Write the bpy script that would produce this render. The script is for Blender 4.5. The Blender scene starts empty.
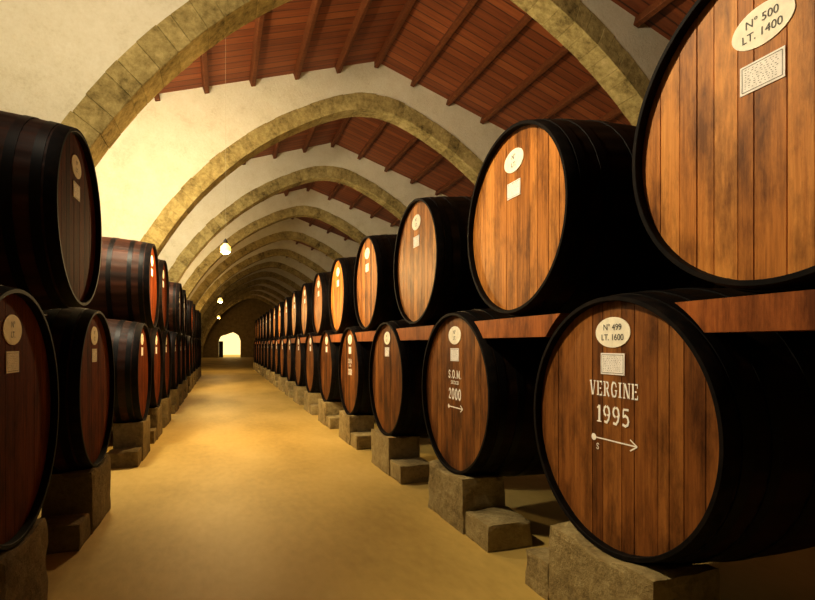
import bpy, bmesh, math, random
from mathutils import Vector, noise
R = random.Random(7)
scene = bpy.context.scene
COL = scene.collection
PI = math.pi
ORD = ['first','second','third','fourth','fifth','sixth','seventh','eighth','ninth','tenth','eleventh','twelfth',
       'thirteenth','fourteenth','fifteenth','sixteenth','seventeenth','eighteenth','nineteenth','twentieth','twenty-first','twenty-second',
       'twenty-third','twenty-fourth','twenty-fifth','twenty-sixth','twenty-seventh','twenty-eighth','twenty-ninth','thirtieth']

# ------------------------------------------------------------------ materials
def new_mat(name):
    m = bpy.data.materials.new(name); m.use_nodes = True
    nt = m.node_tree; b = nt.nodes['Principled BSDF']
    return m, nt, b
def N(nt, t, **kw):
    n = nt.nodes.new(t)
    for k, v in kw.items():
        if hasattr(n, k): setattr(n, k, v)
        else: n.inputs[k].default_value = v
    return n
def ramp(nt, stops, fac=None):
    r = nt.nodes.new('ShaderNodeValToRGB')
    el = r.color_ramp.elements
    while len(el) < len(stops): el.new(0.5)
    for e, (p, c) in zip(el, stops):
        e.position = p; e.color = (*c, 1)
    if fac is not None: nt.links.new(fac, r.inputs[0])
    return r
def math_n(nt, op, a, b=None, c=None):
    n = nt.nodes.new('ShaderNodeMath'); n.operation = op
    for i, v in enumerate((a, b, c)):
        if v is None: continue
        if isinstance(v, (int, float)): n.inputs[i].default_value = v
        else: nt.links.new(v, n.inputs[i])
    return n.outputs[0]
def bump(nt, b, h, strength, dist=0.02):
    n = nt.nodes.new('ShaderNodeBump'); n.inputs['Strength'].default_value = strength
    n.inputs['Distance'].default_value = dist
    nt.links.new(h, n.inputs['Height']); nt.links.new(n.outputs[0], b.inputs['Normal'])
def obj_coords(nt, scale, rnd=True):
    tc = nt.nodes.new('ShaderNodeTexCoord'); mp = nt.nodes.new('ShaderNodeMapping')
    mp.inputs['Scale'].default_value = scale
    nt.links.new(tc.outputs['Object'], mp.inputs['Vector'])
    if rnd:
        oi = nt.nodes.new('ShaderNodeObjectInfo')
        v = nt.nodes.new('ShaderNodeVectorMath'); v.operation = 'SCALE'
        v.inputs[0].default_value = (31, 57, 83); nt.links.new(oi.outputs['Random'], v.inputs['Scale'])
        nt.links.new(v.outputs[0], mp.inputs['Location'])
    return mp.outputs[0]
def mixc(nt, fac, a, b, mode='MIX'):
    n = nt.nodes.new('ShaderNodeMix'); n.data_type = 'RGBA'; n.blend_type = mode
    for s, v in ((0, fac), (6, a), (7, b)):
        if isinstance(v, (int, float)): n.inputs[s].default_value = v
        elif isinstance(v, tuple): n.inputs[s].default_value = (*v, 1)
        else: nt.links.new(v, n.inputs[s])
    return n.outputs[2]

def head_wood(name, dark, mid, light, stain=.85, spec=.2, rough=.5):
    m, nt, b = new_mat(name)
    v = obj_coords(nt, (1, 24, 1.1))
    n1 = N(nt, 'ShaderNodeTexNoise'); n1.inputs['Scale'].default_value = 2.0; n1.inputs['Detail'].default_value = 10
    n1.inputs['Roughness'].default_value = .74
    nt.links.new(v, n1.inputs['Vector'])
    at = nt.nodes.new('ShaderNodeAttribute'); at.attribute_name = 'tone'
    oi = nt.nodes.new('ShaderNodeObjectInfo')
    f = math_n(nt, 'ADD', math_n(nt, 'MULTIPLY', math_n(nt, 'SUBTRACT', n1.outputs['Fac'], .5), .9), .49)
    f = math_n(nt, 'ADD', f, math_n(nt, 'MULTIPLY', math_n(nt, 'SUBTRACT', at.outputs['Fac'], .45), .30))
    f = math_n(nt, 'ADD', f, math_n(nt, 'MULTIPLY', math_n(nt, 'SUBTRACT', oi.outputs['Random'], .5), .14))
    r = ramp(nt, [(.2, dark), (.5, mid), (.85, light)], f)
    v2 = obj_coords(nt, (1, 2.6, .8))
    n2 = N(nt, 'ShaderNodeTexNoise'); n2.inputs['Scale'].default_value = 2.1; n2.inputs['Detail'].default_value = 9
    n2.inputs['Roughness'].default_value = .7
    nt.links.new(v2, n2.inputs['Vector'])
    r2 = ramp(nt, [(.36, (.28, .23, .18)), (.56, (1, 1, 1))], n2.outputs['Fac'])
    c = mixc(nt, stain, r.outputs[0], r2.outputs[0], 'MULTIPLY')
    nt.links.new(c, b.inputs['Base Color'])
    b.inputs['Roughness'].default_value = rough
    b.inputs['Specular IOR Level'].default_value = spec
    bump(nt, b, n1.outputs['Fac'], .25, .006)
    return m
M = {}
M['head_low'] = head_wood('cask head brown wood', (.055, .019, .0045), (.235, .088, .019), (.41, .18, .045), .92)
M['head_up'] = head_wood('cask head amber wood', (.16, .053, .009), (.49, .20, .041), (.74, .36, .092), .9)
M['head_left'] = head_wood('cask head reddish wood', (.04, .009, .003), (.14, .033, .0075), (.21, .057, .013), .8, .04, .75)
M['chock'] = head_wood('orange beam wood', (.14, .040, .009), (.38, .125, .028), (.54, .21, .055), .85)
M['door'] = head_wood('dark old door wood', (.02, .01, .004), (.06, .03, .012), (.10, .05, .02))

def staves_mat(name, a, c2, spec=.15):
    m, nt, b = new_mat(name)
    v = obj_coords(nt, (1.2, 9, 9))
    n1 = N(nt, 'ShaderNodeTexNoise'); n1.inputs['Scale'].default_value = 2.2; n1.inputs['Detail'].default_value = 6
    nt.links.new(v, n1.inputs['Vector'])
    at = nt.nodes.new('ShaderNodeAttribute'); at.attribute_name = 'tone'
    f = math_n(nt, 'ADD', math_n(nt, 'MULTIPLY', n1.outputs['Fac'], .6), math_n(nt, 'MULTIPLY', at.outputs['Fac'], .45))
    r = ramp(nt, [(.25, a), (.8, c2)], f)
    nt.links.new(r.outputs[0], b.inputs['Base Color'])
    b.inputs['Roughness'].default_value = .55
    b.inputs['Specular IOR Level'].default_value = spec
    bump(nt, b, n1.outputs['Fac'], .3, .005)
    return m
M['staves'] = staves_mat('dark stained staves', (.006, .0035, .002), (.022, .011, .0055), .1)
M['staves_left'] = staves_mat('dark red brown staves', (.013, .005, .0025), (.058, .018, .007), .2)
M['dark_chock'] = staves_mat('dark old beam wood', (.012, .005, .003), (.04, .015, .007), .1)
m, nt, b = new_mat('black iron hoop'); M['iron'] = m
b.inputs['Base Color'].default_value = (.0035, .003, .003, 1); b.inputs['Roughness'].default_value = .46; b.inputs['Specular IOR Level'].default_value = .18
m, nt, b = new_mat('black painted chime'); M['chime'] = m
v = obj_coords(nt, (6, 6, 6)); n1 = N(nt, 'ShaderNodeTexNoise'); n1.inputs['Scale'].default_value = 2
nt.links.new(v, n1.inputs['Vector'])
nt.links.new(ramp(nt, [(.4, (.004, .003, .003)), (.8, (.016, .010, .007))], n1.outputs['Fac']).outputs[0], b.inputs['Base Color'])
b.inputs['Roughness'].default_value = .65; b.inputs['Specular IOR Level'].default_value = .1
def plain(name, c, rough=.6):
    m, nt, b = new_mat(name)
    v = obj_coords(nt, (9, 9, 9)); n1 = N(nt, 'ShaderNodeTexNoise'); n1.inputs['Scale'].default_value = 3; n1.inputs['Detail'].default_value = 4
    nt.links.new(v, n1.inputs['Vector'])
    nt.links.new(ramp(nt, [(.25, tuple(x*.86 for x in c)), (.6, c)], n1.outputs['Fac']).outputs[0], b.inputs['Base Color'])
    b.inputs['Roughness'].default_value = rough
    return m
M['label'] = plain('cream enamel label', (.95, .93, .80))
M['paper'] = plain('white paper label', (.95, .95, .95))
M['ink'] = plain('black ink', (.03, .03, .03))
M['paint'] = plain('white stencil paint', (.97, .96, .94))
M['socket'] = plain('dark lamp socket', (.02, .018, .015))
M['cord'] = plain('pale lamp cord', (.62, .56, .42))

def stone_mat(name, stops, bscale=14, bstr=.7, tone_w=.28, w1=.6, spec=.15):
    m, nt, b = new_mat(name)
    v = obj_coords(nt, (1, 1, 1), True)
    n1 = N(nt, 'ShaderNodeTexNoise'); n1.inputs['Scale'].default_value = 2.2; n1.inputs['Detail'].default_value = 10; n1.inputs['Roughness'].default_value = .68
    nt.links.new(v, n1.inputs['Vector'])
    n2 = N(nt, 'ShaderNodeTexNoise'); n2.inputs['Scale'].default_value = bscale; n2.inputs['Detail'].default_value = 8; n2.inputs['Roughness'].default_value = .7
    nt.links.new(v, n2.inputs['Vector'])
    at = nt.nodes.new('ShaderNodeAttribute'); at.attribute_name = 'tone'
    f = math_n(nt, 'ADD', math_n(nt, 'MULTIPLY', n1.outputs['Fac'], w1), math_n(nt, 'MULTIPLY', n2.outputs['Fac'], 1-w1))
    f = math_n(nt, 'ADD', f, math_n(nt, 'MULTIPLY', math_n(nt, 'SUBTRACT', at.outputs['Fac'], .5), tone_w))
    r = ramp(nt, stops, f)
    nt.links.new(r.outputs[0], b.inputs['Base Color'])
    b.inputs['Roughness'].default_value = .9
    b.inputs['Specular IOR Level'].default_value = spec
    bump(nt, b, n2.outputs['Fac'], bstr, .03)
    return m
M['voussoir'] = stone_mat('mottled honey tufa stone', [(.34, (.11, .084, .034)), (.45, (.32, .26, .11)), (.56, (.49, .41, .19)), (.70, (.66, .57, .32))], 10, .9, .08, .5)
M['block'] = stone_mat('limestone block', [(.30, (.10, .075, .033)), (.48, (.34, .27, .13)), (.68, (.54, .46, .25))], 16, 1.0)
M['block_dark'] = stone_mat('darker limestone block', [(.30, (.06, .045, .02)), (.5, (.22, .17, .08)), (.70, (.36, .29, .15))], 16, 1.0)  # darker tones than the other block stone, for the left row
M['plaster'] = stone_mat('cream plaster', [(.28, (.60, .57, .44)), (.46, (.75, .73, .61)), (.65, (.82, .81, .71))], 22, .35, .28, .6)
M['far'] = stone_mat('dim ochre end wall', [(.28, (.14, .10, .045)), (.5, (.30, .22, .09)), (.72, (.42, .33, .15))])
# floor
m, nt, b = new_mat('packed ochre tufa floor'); M['floor'] = m
v = obj_coords(nt, (1, .45, 1), False)
n1 = N(nt, 'ShaderNodeTexNoise'); n1.inputs['Scale'].default_value = .8; n1.inputs['Detail'].default_value = 6; n1.inputs['Roughness'].default_value = .5
nt.links.new(v, n1.inputs['Vector'])
n2 = N(nt, 'ShaderNodeTexNoise'); n2.inputs['Scale'].default_value = 14; n2.inputs['Detail'].default_value = 8
nt.links.new(v, n2.inputs['Vector'])
f = math_n(nt, 'ADD', math_n(nt, 'MULTIPLY', n1.outputs['Fac'], .8), math_n(nt, 'MULTIPLY', n2.outputs['Fac'], .2))
nt.links.new(ramp(nt, [(.28, (.37, .26, .068)), (.5, (.55, .405, .125)), (.72, (.66, .51, .19))], f).outputs[0], b.inputs['Base Color'])
b.inputs['Roughness'].default_value = .58; b.inputs['Specular IOR Level'].default_value = .32
bump(nt, b, f, .35, .03)
# ceiling planks (run down the slope: stripes vary along y)
m, nt, b = new_mat('red brown roof planks'); M['planks'] = m
tc = nt.nodes.new('ShaderNodeTexCoord'); sp = nt.nodes.new('ShaderNodeSeparateXYZ'); nt.links.new(tc.outputs['Object'], sp.inputs[0])
q = math_n(nt, 'DIVIDE', sp.outputs['Y'], .24)
fl = math_n(nt, 'FLOOR', q); fr = math_n(nt, 'FRACT', q)
wn = nt.nodes.new('ShaderNodeTexWhiteNoise'); wn.noise_dimensions = '1D'; nt.links.new(fl, wn.inputs['W'])
edge = math_n(nt, 'MINIMUM', math_n(nt, 'MULTIPLY', fr, 12), math_n(nt, 'MULTIPLY', math_n(nt, 'SUBTRACT', 1.0, fr), 12))
edge = math_n(nt, 'MINIMUM', edge, 1.0)
mp = nt.nodes.new('ShaderNodeMapping'); mp.inputs['Scale'].default_value = (.6, 10, .6); nt.links.new(tc.outputs['Object'], mp.inputs[0])
n1 = N(nt, 'ShaderNodeTexNoise'); n1.inputs['Scale'].default_value = 1.6; n1.inputs['Detail'].default_value = 7; nt.links.new(mp.outputs[0], n1.inputs['Vector'])
f = math_n(nt, 'ADD', math_n(nt, 'MULTIPLY', wn.outputs['Value'], .35), math_n(nt, 'MULTIPLY', n1.outputs['Fac'], .65))
r = ramp(nt, [(.2, (.15, .042, .014)), (.55, (.275, .083, .026)), (.9, (.39, .138, .046))], f)
c = mixc(nt, edge, (.04, .014, .006), r.outputs[0])
nt.links.new(c, b.inputs['Base Color']); b.inputs['Roughness'].default_value = .6
bump(nt, b, edge, .5, .012)
M['beam'] = staves_mat('brown roof timber', (.08, .027, .010), (.24, .088, .033))
m, nt, b = new_mat('glowing bulb'); M['bulb'] = m
b.inputs['Base Color'].default_value = (1, .8, .4, 1)
b.inputs['Emission Color'].default_value = (1, .62, .14, 1); b.inputs['Emission Strength'].default_value = 2.6

# ------------------------------------------------------------------ mesh helpers
def make_mesh(name, V, F, mat, tone=None, smooth=False):
    me = bpy.data.meshes.new(name); me.from_pydata(V, [], F); me.validate(); me.update()
    bm = bmesh.new(); bm.from_mesh(me); bmesh.ops.recalc_face_normals(bm, faces=bm.faces[:]); bm.to_mesh(me); bm.free()
    if tone is not None and len(tone) == len(me.vertices):
        a = me.attributes.new('tone', 'FLOAT', 'POINT'); a.data.foreach_set('value', tone)
    if mat: me.materials.append(mat)
    if smooth:
        me.polygons.foreach_set('use_smooth', [True]*len(me.polygons))
        me.set_sharp_from_angle(angle=math.radians(32))
    return me
def put(name, me, parent=None, loc=(0, 0, 0), rz=0):
    o = bpy.data.objects.new(name, me); COL.objects.link(o)
    o.location = loc; o.rotation_euler = (0, 0, rz)
    if parent: o.parent = parent
    return o
def tag(o, label=None, cat=None, group=None, kind=None):
    for k, v in (('label', label), ('category', cat), ('group', group), ('kind', kind)):
        if v: o[k] = v
    return o
def revolve(prof, n, zc, closed=True, rmod=None):
    V, F = [], []; m = len(prof)
    for i in range(n):
        t = 2*PI*i/n; k = rmod(i) if rmod else 0
        for x, r in prof: V.append((x, (r+k)*math.cos(t), zc+(r+k)*math.sin(t)))
    for i in range(n):
        j = (i+1) % n
        for a in range(m if closed else m-1):
            b_ = (a+1) % m
            F.append((i*m+a, i*m+b_, j*m+b_, j*m+a))
    return V, F
def prism(poly, y0, y1):            # poly in (x, z), extruded along y
    n = len(poly)
    V = [(x, y0, z) for x, z in poly]+[(x, y1, z) for x, z in poly]
    F = [tuple(range(n)), tuple(range(2*n-1, n-1, -1))]+[(i, (i+1) % n, n+(i+1) % n, n+i) for i in range(n)]
    return V, F
def strokes_to_polys(lines, fat=1.0):
    P = []
    for pts, w in lines:
        w = w*fat
        for (a0, b0), (a1, b1) in zip(pts[:-1], pts[1:]):
            dx, dy = a1-a0, b1-b0; L = math.hypot(dx, dy) or 1e-6
            ex = .3*w if len(pts) > 2 else 0
            ux, uy = dx/L, dy/L; nx, ny = -uy*w/2, ux*w/2
            P.append([(a0-ux*ex+nx, b0-uy*ex+ny), (a0-ux*ex-nx, b0-uy*ex-ny), (a1+ux*ex-nx, b1+uy*ex-ny), (a1+ux*ex+nx, b1+uy*ex+ny)])
    return P
GL = {
 'V': (.84, [([(.14,1),(.39,0)],.2), ([(.49,.0),(.71,1)],.1), ([(0,.96),(.30,.96)],.08), ([(.56,.96),(.84,.96)],.08)]),
 'E': (.76, [([(.18,0),(.18,1)],.2), ([(.38,.95),(.70,.95)],.11), ([(.38,.5),(.60,.5)],.11), ([(.38,.05),(.70,.05)],.11), ([(.69,.72),(.69,1)],.08), ([(.69,0),(.69,.28)],.08), ([(0,.96),(.28,.96)],.08), ([(0,.04),(.28,.04)],.08)]),
 'R': (.82, [([(.18,0),(.18,1)],.2), ([(.40,.94),(.58,.9),(.64,.73),(.58,.56),(.40,.5)],.14), ([(.46,.42),(.72,0)],.19), ([(0,.96),(.28,.96)],.08), ([(0,.04),(.32,.04)],.08)]),
 'G': (.80, [([(.68,.7),(.60,.88),(.46,.96)],.12), ([(.3,.96),(.15,.8),(.1,.5),(.15,.2),(.3,.04)],.18), ([(.46,.04),(.60,.1),(.66,.25),(.66,.38)],.14), ([(.48,.44),(.80,.44)],.08)]),
 'I': (.40, [([(.2,0),(.2,1)],.2), ([(0,.96),(.4,.96)],.08), ([(0,.04),(.4,.04)],.08)]),
 'N': (.86, [([(.14,0),(.14,1)],.1), ([(.74,0),(.74,1)],.1), ([(.24,.95),(.64,.05)],.2), ([(0,.04),(.28,.04)],.08), ([(.58,.96),(.88,.96)],.08), ([(0,.96),(.2,.96)],.08)]),
 '1': (.44, [([(.24,0),(.24,1)],.2), ([(.04,.80),(.22,.97)],.1), ([(.02,.04),(.46,.04)],.08)]),
 '9': (.68, [([(.27,.97),(.15,.88),(.10,.70),(.15,.53),(.27,.45)],.15), ([(.41,.97),(.54,.86),(.6,.58),(.52,.25),(.36,.05),(.15,.08)],.15), ([(.39,.45),(.5,.52)],.11)]),
 '5': (.66, [([(.14,.94),(.58,.94)],.13), ([(.15,.94),(.13,.55)],.1), ([(.13,.54),(.32,.61),(.5,.52),(.57,.32),(.5,.12),(.32,.04),(.12,.1)],.15)]),
 'S': (.66, [([(.58,.80),(.45,.95),(.25,.93),(.14,.78),(.2,.62),(.46,.42),(.56,.25),(.47,.07),(.25,.04),(.1,.2)],.15)]),
 'O': (.76, [([(.31,.97),(.14,.8),(.09,.5),(.14,.2),(.31,.03)],.18), ([(.45,.97),(.62,.8),(.67,.5),(.62,.2),(.45,.03)],.18)]),
 '0': (.66, [([(.27,.97),(.13,.8),(.09,.5),(.13,.2),(.27,.03)],.17), ([(.39,.97),(.53,.8),(.57,.5),(.53,.2),(.39,.03)],.17)]),
 'M': (.96, [([(.12,0),(.12,1)],.1), ([(.84,0),(.84,1)],.18), ([(.14,1),(.46,.1)],.18), ([(.46,.1),(.80,1)],.1), ([(0,.04),(.26,.04)],.08), ([(.70,.04),(.98,.04)],.08)]),
 '2': (.66, [([(.12,.74),(.2,.91),(.36,.96),(.51,.86),(.52,.68),(.38,.42),(.12,.08)],.14), ([(.1,.06),(.6,.06)],.13)]),
 'C': (.7, [([(.62,.72),(.5,.92),(.36,.96)],.12), ([(.28,.96),(.14,.8),(.1,.5),(.14,.2),(.28,.04)],.17), ([(.38,.04),(.55,.1),(.64,.28)],.12)]),
 '.': (.26, [([(.06,.08),(.2,.08)],.16)]), ' ': (.4, []),
}
def stencil(text, h, b0, width=None, gap=.14, fat=1.0):
    tot = sum(GL[c][0]+gap for c in text)-gap
    sx = h if width is None else width/tot
    P = []; a = -tot*sx/2
    for c in text:
        w, ln = GL[c]
        for p in strokes_to_polys(ln, fat): P.append([(a+u*sx, b0+v*h) for u, v in p])
        a += (w+gap)*sx
    return P
def arrow(b0, a0, a1, t):
    P = strokes_to_polys([([(a0+.03, b0), (a1, b0)], t), ([(a1-.05, b0+.030), (a1, b0)], t), ([(a1-.05, b0-.030), (a1, b0)], t)])
    P.append([(a0+.018+.021*math.cos(k*PI/6), b0+.021*math.sin(k*PI/6)) for k in range(12)])
    return P
def decal(name, polys, x, zc, mat, step=0.0):      # step: each stroke a hair in front of the last, so strokes never share a plane
    V, F = [], []
    for i, p in enumerate(polys):
        s = len(V); V += [(x-step*(i % 11), -a, zc+b_) for a, b_ in p]; F.append(tuple(range(s, s+len(p))))
    return make_mesh(name, V, F, mat)
def font_polys(lines, da=0):        # [(text, size, centre_b)] -> triangles in 2D
    P = []
    for txt, size, cb in lines:
        cu = bpy.data.curves.new('t', 'FONT'); cu.body = txt; cu.size = size; cu.align_x = 'CENTER'; cu.align_y = 'CENTER'
        o = bpy.data.objects.new('t', cu); COL.objects.link(o)
        dg = bpy.context.evaluated_depsgraph_get()
        me = bpy.data.meshes.new_from_object(o.evaluated_get(dg))
        for p in me.polygons: P.append([(me.vertices[i].co.x+da, me.vertices[i].co.y+cb) for i in p.vertices])
        bpy.data.objects.remove(o); bpy.data.curves.remove(cu); bpy.data.meshes.remove(me)
    return P
def plate(name, poly, x0, x1, zc, mat):
    n = len(poly)
    V = [(x0, -a, zc+b_) for a, b_ in poly]+[(x1, -a, zc+b_) for a, b_ in poly]
    F = [tuple(range(n)), tuple(range(2*n-1, n-1, -1))]+[(i, (i+1) % n, n+(i+1) % n, n+i) for i in range(n)]
    return make_mesh(name, V, F, mat)

# ------------------------------------------------------------------ dimensions (metres)
XC = 3.70; AA = 2.2; RR = 8.27; ZS = -.22; RING = .38
RIDGE = 8.88; SL = .33; XL, XR = -2.98, 10.38
LOW = .60                           # the front bay's roof sits this much lower
roof = lambda x: RIDGE-SL*abs(x-XC)
A0, AS, NA = 7.27, 5.62, 12
YN, YF = -3.0, 72.0

# ------------------------------------------------------------------ setting
V = [(XL-.3, YN-.3, 0), (XR+.3, YN-.3, 0), (XR+.3, 90, 0), (XL-.3, 90, 0)]
V += [(x, y, -.2) for x, y, z in V]
tag(put('floor', make_mesh('floor', V, [(0,1,2,3),(7,6,5,4),(0,1,5,4),(1,2,6,5),(2,3,7,6),(3,0,4,7)], M['floor'])), 'ochre packed earth floor of the cellar aisle', kind='structure')
t_ = .08
def roof_poly(dz): return [(XL-.3, roof(XL-.3)-dz), (XC, RIDGE-dz), (XR+.3, roof(XR+.3)-dz), (XR+.3, roof(XR+.3)+t_-dz), (XC, RIDGE+t_-dz), (XL-.3, roof(XL-.3)+t_-dz)]
tag(put('ceiling', make_mesh('ceiling', *prism(roof_poly(0), A0-.225, YF+.3), M['planks'])), 'red brown plank ceiling of the low gabled roof beyond the first arch', kind='structure')
tag(put('ceiling', make_mesh('ceiling', *prism(roof_poly(LOW), YN-.3, A0-.226), M['planks'])), 'red brown plank ceiling of the front bay before the first arch', kind='structure')
def wall(name, poly, y0, y1, label, mat='plaster'):
    V, F = prism(poly, y0, y1)
    return tag(put(name, make_mesh(name, V, F, M[mat], [.5]*len(V))), label, kind='structure')
wall('wall_left', [(XL-.3, 0), (XL, 0), (XL, roof(XL)-.001), (XL-.3, roof(XL-.3)-.001)], YN, YF, 'cream plastered side wall behind the left barrels')
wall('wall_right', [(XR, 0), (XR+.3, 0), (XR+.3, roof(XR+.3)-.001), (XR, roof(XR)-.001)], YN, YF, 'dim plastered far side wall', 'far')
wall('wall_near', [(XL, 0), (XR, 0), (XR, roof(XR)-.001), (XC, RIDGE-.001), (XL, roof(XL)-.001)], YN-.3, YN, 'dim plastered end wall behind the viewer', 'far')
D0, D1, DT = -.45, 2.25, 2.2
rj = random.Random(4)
arch_top = [((D0+D1)/2-(D1-D0)/2*math.cos(k*PI/10), DT+1.0*math.sin(k*PI/10)+rj.uniform(-.18, .18)) for k in range(11)]  # edge jittered so the glow through the opening looks ragged
wall('wall_far', [(XL, 0), (D0, 0)]+arch_top+[(D1, 0), (XR, 0), (XR, roof(XR)-.001), (XC, RIDGE-.001), (XL, roof(XL)-.001)], YF-.4, YF, 'ochre far end wall with an opening cut ragged for its glow', 'far')
# added leaf that cuts down the bright far opening, hinged on the left jamb
V, F = prism([(-.03, .02), (.03, .02), (.03, 2.1), (-.03, 2.1)], -.8, 0)
dr = tag(put('door_added', make_mesh('door_added', V, F, M['door'], [.4]*len(V)), None, (D0+.04, YF-.42, 0), math.radians(35)), 'added dark wooden leaf narrowing the bright far opening', kind='structure')

# ------------------------------------------------------------------ arches: two big arcs with a softly rounded crown
FIL = .9
def prof_z(r, d):                   # height of the curve of radius r at distance d from the centre line
    z = lambda q: ZS+math.sqrt(max(r*r-(q+AA)**2, 0))
    if d >= FIL: return z(d)
    s = (FIL+AA)/math.sqrt(r*r-(FIL+AA)**2)
    return z(FIL)+s*(FIL*FIL-d*d)/(2*FIL)
def arc_pt(r, t, side, xc):         # t = 0 at the floor, 1 at the crown
    t0 = math.asin(-ZS/r); t1 = math.acos(AA/r); th = t0+(t1-t0)*t
    d = max(-AA+r*math.cos(th), 0)
    return xc+side*d, prof_z(r, d)
def arc_pts(r, n, side, xc): return [arc_pt(r, k/n, side, xc) for k in range(n+1)]
def ring_mesh(seed, xc):
    rr = random.Random(seed); V, F, T = [], [], []
    HT = .25
    for side in (-1, 1):
        n = 38
        ths = [0]
        for k in range(n): ths.append(ths[-1]+rr.uniform(.72, 1.28))
        ths = [t/ths[-1] for t in ths]
        for k in range(n):
            ro = RR+RING+rr.uniform(-.014, .013); ri = RR+rr.uniform(-.004, .004)
            dy = HT+rr.uniform(-.003, .004); tone = rr.random()
            g = .0003; s = len(V)
            for r in (ri, ro):
                for yy in (-dy, dy):
                    for t in (ths[k]+g*.5, ths[k+1]-g*.5):
                        x, z = arc_pt(r, t, side, xc); V.append((max(x, XL+.004), yy, z)); T.append(tone)
            q = lambda *i: tuple(s+j for j in i)
            F += [q(0,1,3,2), q(4,5,7,6), q(0,1,5,4), q(2,3,7,6), q(0,2,6,4), q(1,3,7,5)]
    me = make_mesh('voussoirs', V, F, M['voussoir'], T)
    bm = bmesh.new(); bm.from_mesh(me)
    bmesh.ops.bevel(bm, geom=bm.edges[:], offset=.006, segments=1, affect='EDGES', clamp_overlap=True)
    bm.to_mesh(me); bm.free()
    return me
def spandrel_mesh(xc):
    r = RR+.02
    ext = [(XL+.001, 0)]+arc_pts(r, 38, -1, xc)+arc_pts(r, 38, 1, xc)[::-1][1:]+[(XR-.001, 0)]
    V, F = [], []; n = len(ext); h = .225
    for x, z in ext:
        for y in (-h, h): V += [(x, y, z), (x, y, roof(x)-.002)]
    for i in range(n-1):
        a, c = i*4, (i+1)*4
        F += [(a, c, c+1, a+1), (a+2, a+3, c+3, c+2), (a, a+2, c+2, c), (a+1, c+1, c+3, a+3)]
    F += [(0, 1, 3, 2), ((n-1)*4, (n-1)*4+2, (n-1)*4+3, (n-1)*4+1)]
    return make_mesh('plaster_spandrel', V, F, M['plaster'], [.5]*len(V))
rings = [ring_mesh(s, XC) for s in (3, 5, 9)]; span = spandrel_mesh(XC)
ring0, span0 = ring_mesh(17, XC-.24), spandrel_mesh(XC-.24)
for i in range(NA):
    e = put('stone_arch', None, None, (0, A0+AS*i, 0))
    tag(e, ('pointed stone arch with cream plaster above, nearest to the viewer' if i == 0 else f'pointed stone arch with cream plaster above, {ORD[i]} from the viewer'), 'arch', 'stone arches over the aisle')
    put('voussoirs', ring0 if i == 0 else rings[i % 3], e); put('plaster_spandrel', span0 if i == 0 else span, e)

# ------------------------------------------------------------------ roof beams
def beam_mesh(L, ang):
    w, h = .055, .16
    V, F = [], []
    ca, sa = math.cos(ang), math.sin(ang)
    for y in (0, L):
        for a, c in ((-w, 0), (w, 0), (w, -h+.012), (w-.012, -h), (-w+.012, -h), (-w, -h+.012)):
            V.append((a*ca-c*sa, y, a*sa+c*ca))
    F = [tuple(range(6)), tuple(range(11, 5, -1))]+[(i, (i+1) % 6, 6+(i+1) % 6, 6+i) for i in range(6)]
    return make_mesh('roof_beam', V, F, M['beam'], [.5]*len(V))
BM = {}
for bay in range(9):
    y0 = YN+.01 if bay == 0 else A0+AS*(bay-1)+.23
    y1 = A0+AS*bay-.235
    for j in range(-6, 7):
        x = XC+j*1.02; ang = -math.atan(SL)*(0 if j == 0 else (1 if j > 0 else -1))
        key = (round(y1-y0, 3), round(ang, 3))
        if key not in BM: BM[key] = beam_mesh(y1-y0, ang)
        o = put('roof_beam', BM[key], None, (x, y0, roof(x)-(.022 if j == 0 else .003)-(LOW if bay == 0 else 0)))
        tag(o, f'brown timber roof beam, {ORD[j+6]} from the left eaves, just before the {ORD[bay]} arch', 'roof beam', 'timber beams under the plank roof')

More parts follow.
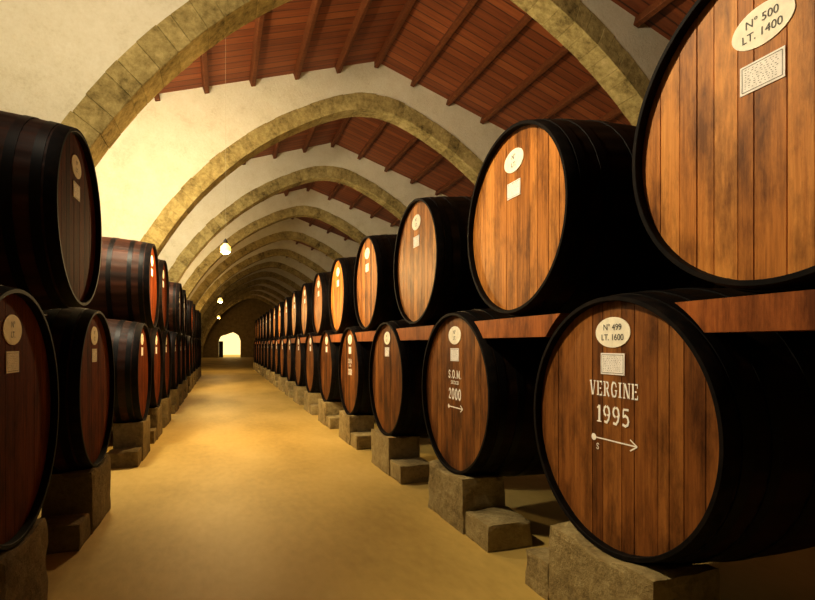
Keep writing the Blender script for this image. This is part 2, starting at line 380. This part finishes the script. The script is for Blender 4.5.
# ------------------------------------------------------------------ casks
def cask_meshes(Rh, Rb, L, headmat, stavemat, seed):
    rr = random.Random(seed); d = {}
    rad = lambda x: Rh+(Rb-Rh)*(1-(2*x/L-1)**2)
    d['rad'] = rad; d['Rh'], d['Rb'], d['L'] = Rh, Rb, L
    ns = 34; per = 4; n = ns*per
    xs = [.045+(L-.09)*k/18 for k in range(19)]
    prof = [(.045, Rh-.02)]+[(x, rad(x)) for x in xs]+[(L-.045, Rh-.02)]
    V, F = revolve(prof, n, Rb, False, lambda i: -.005 if i % per == 0 else 0)
    m = len(prof); c = len(V); V.append((L-.045, 0, Rb))
    for i in range(n): F.append((i*m+m-1, ((i+1) % n)*m+m-1, c))
    st = [rr.random() for _ in range(ns)]
    T = [st[(i//m)//per % ns] for i in range(n*m)]+[.5]
    d['staves'] = make_mesh('staves', V, F, stavemat, T, True)
    V, F = revolve([(0, Rh-.020), (.003, Rh-.023), (.075, Rh-.023), (.075, rad(.075)+.003), (.004, Rh+.003), (0, Rh)], 128, Rb)
    d['chime'] = make_mesh('chime', V, F, M['chime'], None, True)
    d['hoops'] = []
    for x0, w in ((.09, .06), (.24, .06), (.50, .065)):
        for mir in (0, 1):
            a, b_ = (x0, x0+w) if not mir else (L-x0-w, L-x0)
            V, F = revolve([(a, rad(a)-.003), (a, rad(a)+.005), (b_, rad(b_)+.005), (b_, rad(b_)-.003)], 128, Rb)
            d['hoops'].append(make_mesh('hoop', V, F, M['iron'], None, True))
    d['heads'] = []
    for hv in range(3):
        rh = Rh-.0215; V, F, T = [], [], []
        cuts = [-rh]
        while cuts[-1] < rh-.19: cuts.append(cuts[-1]+rr.uniform(.065, .17))
        cuts.append(rh)
        for a0, a1 in zip(cuts[:-1], cuts[1:]):
            def outline(x0, x1, r):
                k = 10; top = [(x0+(x1-x0)*i/k) for i in range(k+1)]
                z = [math.sqrt(max(r*r-a*a, 1e-6)) for a in top]
                return [(a, zz) for a, zz in zip(top, z)]+[(a, -zz) for a, zz in zip(top[::-1], z[::-1])]
            p0 = outline(a0+.0006, a1-.0006, rh); p1 = outline(a0+.0026, a1-.0026, rh-.001)
            xf = .045+rr.uniform(-.0012, .0012); s = len(V); k = len(p0); tone = rr.random()
            V += [(xf+.05, a, Rb+z) for a, z in p0]+[(xf+.005, a, Rb+z) for a, z in p0]+[(xf, a, Rb+z) for a, z in p1]
            T += [tone]*(3*k)
            F.append(tuple(range(s+2*k, s+3*k)))
            for lv in (0, 1):
                F += [(s+lv*k+i, s+lv*k+(i+1) % k, s+(lv+1)*k+(i+1) % k, s+(lv+1)*k+i) for i in range(k)]
        d['heads'].append(make_mesh('head', V, F, headmat, T))
    return d
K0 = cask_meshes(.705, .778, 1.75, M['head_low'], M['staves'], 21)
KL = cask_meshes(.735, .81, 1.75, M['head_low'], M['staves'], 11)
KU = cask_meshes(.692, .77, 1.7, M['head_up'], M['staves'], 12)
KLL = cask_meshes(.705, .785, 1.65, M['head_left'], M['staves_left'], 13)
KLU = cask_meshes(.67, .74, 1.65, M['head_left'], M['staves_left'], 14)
ell = lambda rx, rz, cb, ca=0: [(ca+rx*math.cos(k*PI/20), cb+rz*math.sin(k*PI/20)) for k in range(40)]
rect = lambda w, h, cb, ca=0: [(ca-w/2, cb-h/2), (ca+w/2, cb-h/2), (ca+w/2, cb+h/2), (ca-w/2, cb+h/2)]
XP, XI = .0405, .0392
def label_set(d, eb, rb_, l, es=(.135, .085), rs=(.185, .12), da=0):
    zc = d['Rb']; s = {}
    s['num'] = plate('number_label', ell(es[0], es[1], eb, da), XP, .046, zc, M['label'])
    s['txt'] = [('number_text', decal('number_text', font_polys([(l[0], es[1]*.57, eb+es[1]*.32)], da), XI, zc, M['ink'])),
                ('volume_text', decal('volume_text', font_polys([(l[1], es[1]*.57, eb-es[1]*.34)], da), XI, zc, M['ink']))]
    s['pap'] = plate('paper_label', rect(rs[0], rs[1], rb_, da), XP, .046, zc, M['paper'])
    w, h = rs[0]/2-.01, rs[1]/2-.01; rr = random.Random(2)
    ln = [([(-w, rb_-h), (w, rb_-h), (w, rb_+h), (-w, rb_+h), (-w, rb_-h)], .002)]
    for k in range(9):                       # fine ornamental scrolls and rows of tiny print
        q = .78-.19*k; a = -w*.86
        while a < w*.78:
            L = rr.uniform(.003, .009); ln.append(([(a, rb_+h*q), (min(a+L, w*.84), rb_+h*q+rr.uniform(-.002, .002))], .0018)); a += L+rr.uniform(.006, .016)
    s['paptxt'] = decal('print', [[(a+da, b_) for a, b_ in p] for p in strokes_to_polys(ln)], XI, zc, M['ink'], .00004)
    return s
SL1 = label_set(K0, .51, .335, ('N° 499', 'LT. 1600'))
SL_ = label_set(KL, .53, .35, ('N°', 'LT.'))
SU1 = label_set(KU, .366, .172, ('N° 500', 'LT. 1400'), (.130, .083), (.185, .12), -.035)
SU_ = label_set(KU, .45, .235, ('N°', 'LT.'))
SLL = label_set(KLL, .48, .30, ('N°', 'LT.'))
SLU = label_set(KLU, .41, .22, ('N°', 'LT.'))
ST = .00012; XS = .0425; z0_ = K0['Rb']; zl = KL['Rb']
VERG = decal('stencil_name', stencil('VERGINE', .084, .152, .375, fat=1.0), XS, z0_, M['paint'], ST)
YEAR = decal('stencil_year', stencil('1995', .098, .0, .255, fat=1.0), XS, z0_, M['paint'], ST)
VARR = decal('arrow_mark', arrow(-.092, -.17, .18, .0085), XS, z0_, M['paint'], ST)
VS = decal('stencil_letter', [[(a-.12, b_) for a, b_ in p] for p in stencil('S', .035, -.158, .025)], XS, z0_, M['paint'], ST)
SOM = decal('stencil_name', stencil('S.O.M.', .074, .13, .28, fat=1.2), XS, zl, M['paint'], ST)
SEC = decal('stencil_grade', stencil('SECCO', .032, .075, .17, fat=1.2), XS, zl, M['paint'], ST)
Y2K = decal('stencil_year', stencil('2000', .098, -.065, .27, fat=1.2), XS, zl, M['paint'], ST)
SARR = decal('arrow_mark', arrow(-.14, -.15, .17, .012), XS, zl, M['paint'], ST)
SOMS = [('stencil_name', SOM), ('stencil_grade', SEC), ('stencil_year', Y2K)]

def cask(d, s, loc, rz, label, group, hv, full=True, marks=()):
    e = put('wine_barrel', None, None, loc, rz); tag(e, label, 'barrel', group)
    put('staves', d['staves'], e); put('chime', d['chime'], e); put('head', d['heads'][hv % 3], e)
    if full:
        for h in d['hoops']: put('hoop', h, e)
    else:
        for h in d['hoops'][::2]: put('hoop', h, e)
    p = put('number_label', s['num'], e)
    q = put('paper_label', s['pap'], e)
    if full:
        for nm, me in s['txt']: put(nm, me, p)
        put('print', s['paptxt'], q)
    for nm, me in marks: put(nm, me, e)
    return e
FX = 1.99; ZL, ZU = 1.18, 2.55
NR = 17
low_y = [2.30, 4.36]+[6.45+2.09*k for k in range(NR-2)]
up_y = [1.44, 3.36]+[5.42+2.09*k for k in range(NR-2)]
for k in range(NR):
    mk = {0: [('stencil_name', VERG), ('stencil_year', YEAR), ('arrow_mark', VARR), ('stencil_letter', VS)], 1: SOMS+[('arrow_mark', SARR)], 3: SOMS}.get(k, [])
    lab = {0: 'large dark barrel stencilled VERGINE 1995 with white arrow, front of lower right row',
           1: 'dark barrel stencilled S.O.M. 2000 with white arrow, second in lower right row'}.get(k, f'dark barrel with brown planked head, {ORD[k]} from the front in lower right row')
    d = K0 if k == 0 else KL
    cask(d, SL1 if k == 0 else SL_, (FX, low_y[k], ZL-d['Rb']), 0, lab, 'barrels in the lower right row', k, k < 9, mk)
    lab = 'dark barrel with amber head, cropped by the right edge, front of upper right row' if k == 0 else f'dark barrel with amber planked head, {ORD[k]} from the front in upper right row'
    cask(KU, SU1 if k == 0 else SU_, (FX+.02, up_y[k], ZU-KU['Rb']), 0, lab, 'barrels in the upper right row', k+1, k < 9)

# left side: casks between the arch piers, the upper ones nested over the lower
left_low, left_up, beams_l = [(3.45, -1.06), (5.40, -1.06)], [(4.66, -1.03, 2.60)], [(3.45, 5.40, 2.60)]
for i in range(4):
    a = A0+AS*i
    q = [a+1.10, a+2.81, a+4.52]
    left_low += [(y, -1.06) for y in q]; left_up += [(a+1.955, -1.03, 2.57), (a+3.665, -1.03, 2.57)]
    beams_l += [(q[0], q[1], 2.57), (q[1], q[2], 2.57)]
ZLL = 1.225
for k, (y, x) in enumerate(left_low):
    cask(KLL, SLL, (x, y, ZLL-KLL['Rb']), PI, f'reddish dark barrel, {ORD[k]} from the front in lower left row', 'barrels in the lower left row', k, k < 6)
for k, (y, x, z) in enumerate(left_up):
    cask(KLU, SLU, (x, y, z-KLU['Rb']), PI, f'reddish dark hooped barrel, {ORD[k]} from the front in upper left row', 'barrels in the upper left row', k+1, k < 5)

# ------------------------------------------------------------------ stone supports
def rough_block(x0, x1, y0, y1, h, seed, top=None, cuts=11, mat='block'):
    bm = bmesh.new(); bmesh.ops.create_cube(bm, size=1)
    bmesh.ops.subdivide_edges(bm, edges=bm.edges[:], cuts=cuts, use_grid_fill=True)
    cx, cy = (x0+x1)/2, (y0+y1)/2; sx, sy = x1-x0, y1-y0
    for v in bm.verts:
        p = v.co.copy(); hx, hy, hz = sx/2, sy/2, h/2
        w = Vector((p.x*sx, p.y*sy, p.z*h))
        dd = sorted([hx-abs(w.x), hy-abs(w.y), hz-abs(w.z)])
        chip = .004+.03*max(0, noise.noise(w*5.1+Vector((seed*7.3, 1, 2))))
        if dd[0] < 1e-4 and dd[1] < .012: w -= Vector((math.copysign(chip, w.x) if hx-abs(w.x) < .012 else 0, math.copysign(chip, w.y) if hy-abs(w.y) < .012 else 0, math.copysign(chip, w.z) if hz-abs(w.z) < .012 and w.z > 0 else 0))*.7
        nn = Vector((noise.noise(w*9+Vector((seed, 0, 0))), noise.noise(w*9+Vector((0, seed, 9))), noise.noise(w*9+Vector((5, 0, seed)))))
        w += nn*.006
        z = w.z+h/2
        if p.z < -.49: z = 0
        z = max(z, 0)
        v.co = Vector((cx+w.x, cy+w.y, z))
        if top: v.co.z = min(v.co.z, top(v.co.x, v.co.y))
    me = bpy.data.meshes.new('block'); bmesh.ops.recalc_face_normals(bm, faces=bm.faces[:])
    T = [.5]*len(bm.verts); bm.to_mesh(me); bm.free()
    a = me.attributes.new('tone', 'FLOAT', 'POINT'); a.data.foreach_set('value', T)
    me.materials.append(M[mat])
    return me
def cradle(d, zc, sgn):
    def f(x, y):
        xx = x*sgn
        r = d['rad'](min(max(xx, 0), d['L']))+.009
        if xx < -.002: r = d['Rh']+.009
        return zc-math.sqrt(max(r*r-y*y, 0.0001)) if abs(y) < r else 9
    return f
def blocks(d, zc, sgn, h, seeds, m0, m1, s0, fr, mat):
    out = []
    for s in seeds:
        xa, xb = (-fr, .36) if sgn > 0 else (-.36, fr)
        xc, xd = (-fr+.015, .36) if sgn > 0 else (-.36, fr-.015)
        out.append((rough_block(xa, xb, m0, m1, h, s, cradle(d, zc, sgn), 11, mat), rough_block(xc, xd, s0, m0-.016, .21, s+20, None, 8, mat)))
    return out
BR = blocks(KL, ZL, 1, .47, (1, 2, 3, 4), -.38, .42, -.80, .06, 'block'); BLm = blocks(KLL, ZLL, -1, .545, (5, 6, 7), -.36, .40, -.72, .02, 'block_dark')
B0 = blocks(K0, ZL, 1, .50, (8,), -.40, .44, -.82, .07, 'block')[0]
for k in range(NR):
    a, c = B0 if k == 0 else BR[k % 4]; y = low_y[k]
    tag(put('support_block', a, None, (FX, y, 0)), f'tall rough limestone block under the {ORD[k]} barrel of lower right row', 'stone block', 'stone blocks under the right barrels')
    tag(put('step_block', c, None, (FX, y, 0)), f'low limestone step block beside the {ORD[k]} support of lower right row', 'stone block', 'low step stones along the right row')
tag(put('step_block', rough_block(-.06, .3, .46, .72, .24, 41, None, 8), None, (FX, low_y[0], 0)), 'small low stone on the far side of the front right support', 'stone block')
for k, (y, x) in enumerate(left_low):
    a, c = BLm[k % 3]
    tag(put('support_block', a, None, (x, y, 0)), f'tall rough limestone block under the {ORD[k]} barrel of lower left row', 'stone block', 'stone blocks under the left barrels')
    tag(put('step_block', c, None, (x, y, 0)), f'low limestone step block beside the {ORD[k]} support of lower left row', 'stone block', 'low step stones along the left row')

# ------------------------------------------------------------------ beams that carry the upper casks
def chock_mesh(gap, rl, zl, z0, z1, x0, x1, mat, k=8):
    zz = [z0+(z1-z0)*i/k for i in range(k+1)]
    e = [gap/2-math.sqrt(max(rl*rl-(z-zl)**2, .0004)) for z in zz]
    out = [(-a, z) for a, z in zip(e, zz)]+[(a, z) for a, z in zip(e[::-1], zz[::-1])]
    n = len(out)
    V = [(x0, a, z) for a, z in out]+[(x1, a, z) for a, z in out]
    F = [tuple(range(n)), tuple(range(2*n-1, n-1, -1))]+[(i, (i+1) % n, n+(i+1) % n, n+i) for i in range(n)]
    me = make_mesh('support_beam', V, F, mat, [.5]*len(V))
    return me
gaps = [(low_y[0]-2.09, low_y[0])]+[(low_y[k], low_y[k+1]) for k in range(NR-1)]
CH = {}
for k, (ya, yb) in enumerate(gaps):
    key = round(yb-ya, 3)
    if key not in CH: CH[key] = chock_mesh(yb-ya, KL['rad'](.18)+.012, ZL, 1.675, ZU-KU['rad'](.17)-.009, .02, .17, M['chock'])
    w = 'before the front barrel' if k == 0 else f'between the {ORD[k-1]} and {ORD[k]} barrels'
    tag(put('support_beam', CH[key], None, (FX, (ya+yb)/2, 0)), f'orange wooden beam {w} of lower right row', 'beam', 'wooden beams under the upper right barrels')
for k, (y0, y1, z) in enumerate(beams_l):
    key = ('l', round(y1-y0, 3), z)
    if key not in CH: CH[key] = chock_mesh(y1-y0, KLL['rad'](.45)+.012, ZLL, 1.69, z-KLU['rad'](.42)-.009, -.42, -.28, M['dark_chock'])
    tag(put('support_beam', CH[key], None, (-1.06, (y0+y1)/2, 0)), f'dark wooden beam under the {ORD[k]} barrel of upper left row', 'beam', 'wooden beams under the upper left barrels')

# ------------------------------------------------------------------ pendant bulbs
def vrev(prof, n):
    V, F = [], []; m = len(prof)
    for i in range(n):
        t = 2*PI*i/n
        for r, z in prof: V.append((r*math.cos(t), r*math.sin(t), z))
    for i in range(n):
        j = (i+1) % n
        for a in range(m-1): F.append((i*m+a, j*m+a, j*m+a+1, i*m+a+1))
    return V, F
bulb_me = make_mesh('bulb', *vrev([(.001, 0), (.046, .010), (.079, .036), (.092, .082), (.079, .13), (.046, .165), (.03, .19)], 24), M['bulb'], None, True)
sock_me = make_mesh('socket', *vrev([(.03, .18), (.036, .185), (.036, .23), (.02, .25), (.006, .27)], 16), M['socket'], None, True)
for k, (bx, y, en) in enumerate(((.05, 9.5, 380), (-.08, 20.6, 280), (-.22, 33, 180))):
    e = put('pendant_bulb', None, None, (bx, y, 3.2))
    tag(e, f'glowing bare bulb on a long cord above the aisle, {ORD[k]} from the viewer', 'light bulb', 'bare bulbs hanging over the aisle')
    cord_me = make_mesh('cord', *vrev([(.0012, .26), (.0012, roof(bx)-3.2)], 8), M['cord'])
    put('bulb', bulb_me, e); put('socket', sock_me, e); put('cord', cord_me, e)
    l = bpy.data.lights.new('bulb_light', 'POINT'); l.energy = en; l.color = (1, .70, .32); l.shadow_soft_size = .1
    o = bpy.data.objects.new('bulb_light', l); COL.objects.link(o); o.location = (bx, y, 3.03)

# ------------------------------------------------------------------ flood lamps: floods behind the arches, fills added elsewhere
def lamp(x, y, z, e, r=.12, c=(1, .87, .64)):
    l = bpy.data.lights.new('flood_and_fill', 'POINT'); l.energy = e; l.color = c; l.shadow_soft_size = r
    o = bpy.data.objects.new('flood_and_fill', l); COL.objects.link(o); o.location = (x, y, z)
def spot(loc, target, e, deg, c=(1, .82, .53)):
    s = bpy.data.lights.new('unseen_spot', 'SPOT'); s.energy = e; s.color = c; s.shadow_soft_size = .12
    s.spot_size = math.radians(deg); s.spot_blend = 1.0
    o = bpy.data.objects.new('unseen_spot', s); COL.objects.link(o); o.location = loc
    o.rotation_euler = (Vector(target)-o.location).to_track_quat('-Z', 'Y').to_euler()
spot((-1.15, 3.9, 5.2), (2.1, 2.5, 2.6), 1080, 74)
spot((-.9, 3.2, 5.3), (-1.6, 7.2, 5.8), 450, 120)  # added unseen light to brighten the upper left wall and arch
spot((-.9, 3.2, 5.2), (6.4, 6.2, 6.8), 1150, 95)  # added unseen light, lifts the dark roof of the front bay
lamp(-1.1, 3.6, 5.2, 65)  # weak fill added in the front bay, no fixture there
for i, e in enumerate((570, 420, 210, 120, 70, 45, 35, 35, 50, 75, 110)):  # farthest ones are added, turned up for a warm glow at the end
    lamp(-1.35, A0+AS*i+.6, 4.9, e, .12, (1, .87, .64) if i < 3 else (1, .66, .27))

# ------------------------------------------------------------------ world, camera
w = bpy.data.worlds.new('World'); scene.world = w; w.use_nodes = True
w.node_tree.nodes['Background'].inputs[0].default_value = (1, .78, .34, 1); w.node_tree.nodes['Background'].inputs[1].default_value = 1.7
cam = bpy.data.cameras.new('Camera'); co = bpy.data.objects.new('Camera', cam); COL.objects.link(co)
co.location = (0, 0, 1.62); co.rotation_euler = (PI/2, 0, -math.atan(185/515))
cam.sensor_width = 36; cam.lens = 36*515/815; cam.shift_y = 45/815; cam.clip_start = .05; cam.clip_end = 200
scene.camera = co
try:
    scene.view_settings.view_transform = 'Standard'
    scene.view_settings.exposure = 0
    scene.view_settings.gamma = .86
except Exception: pass
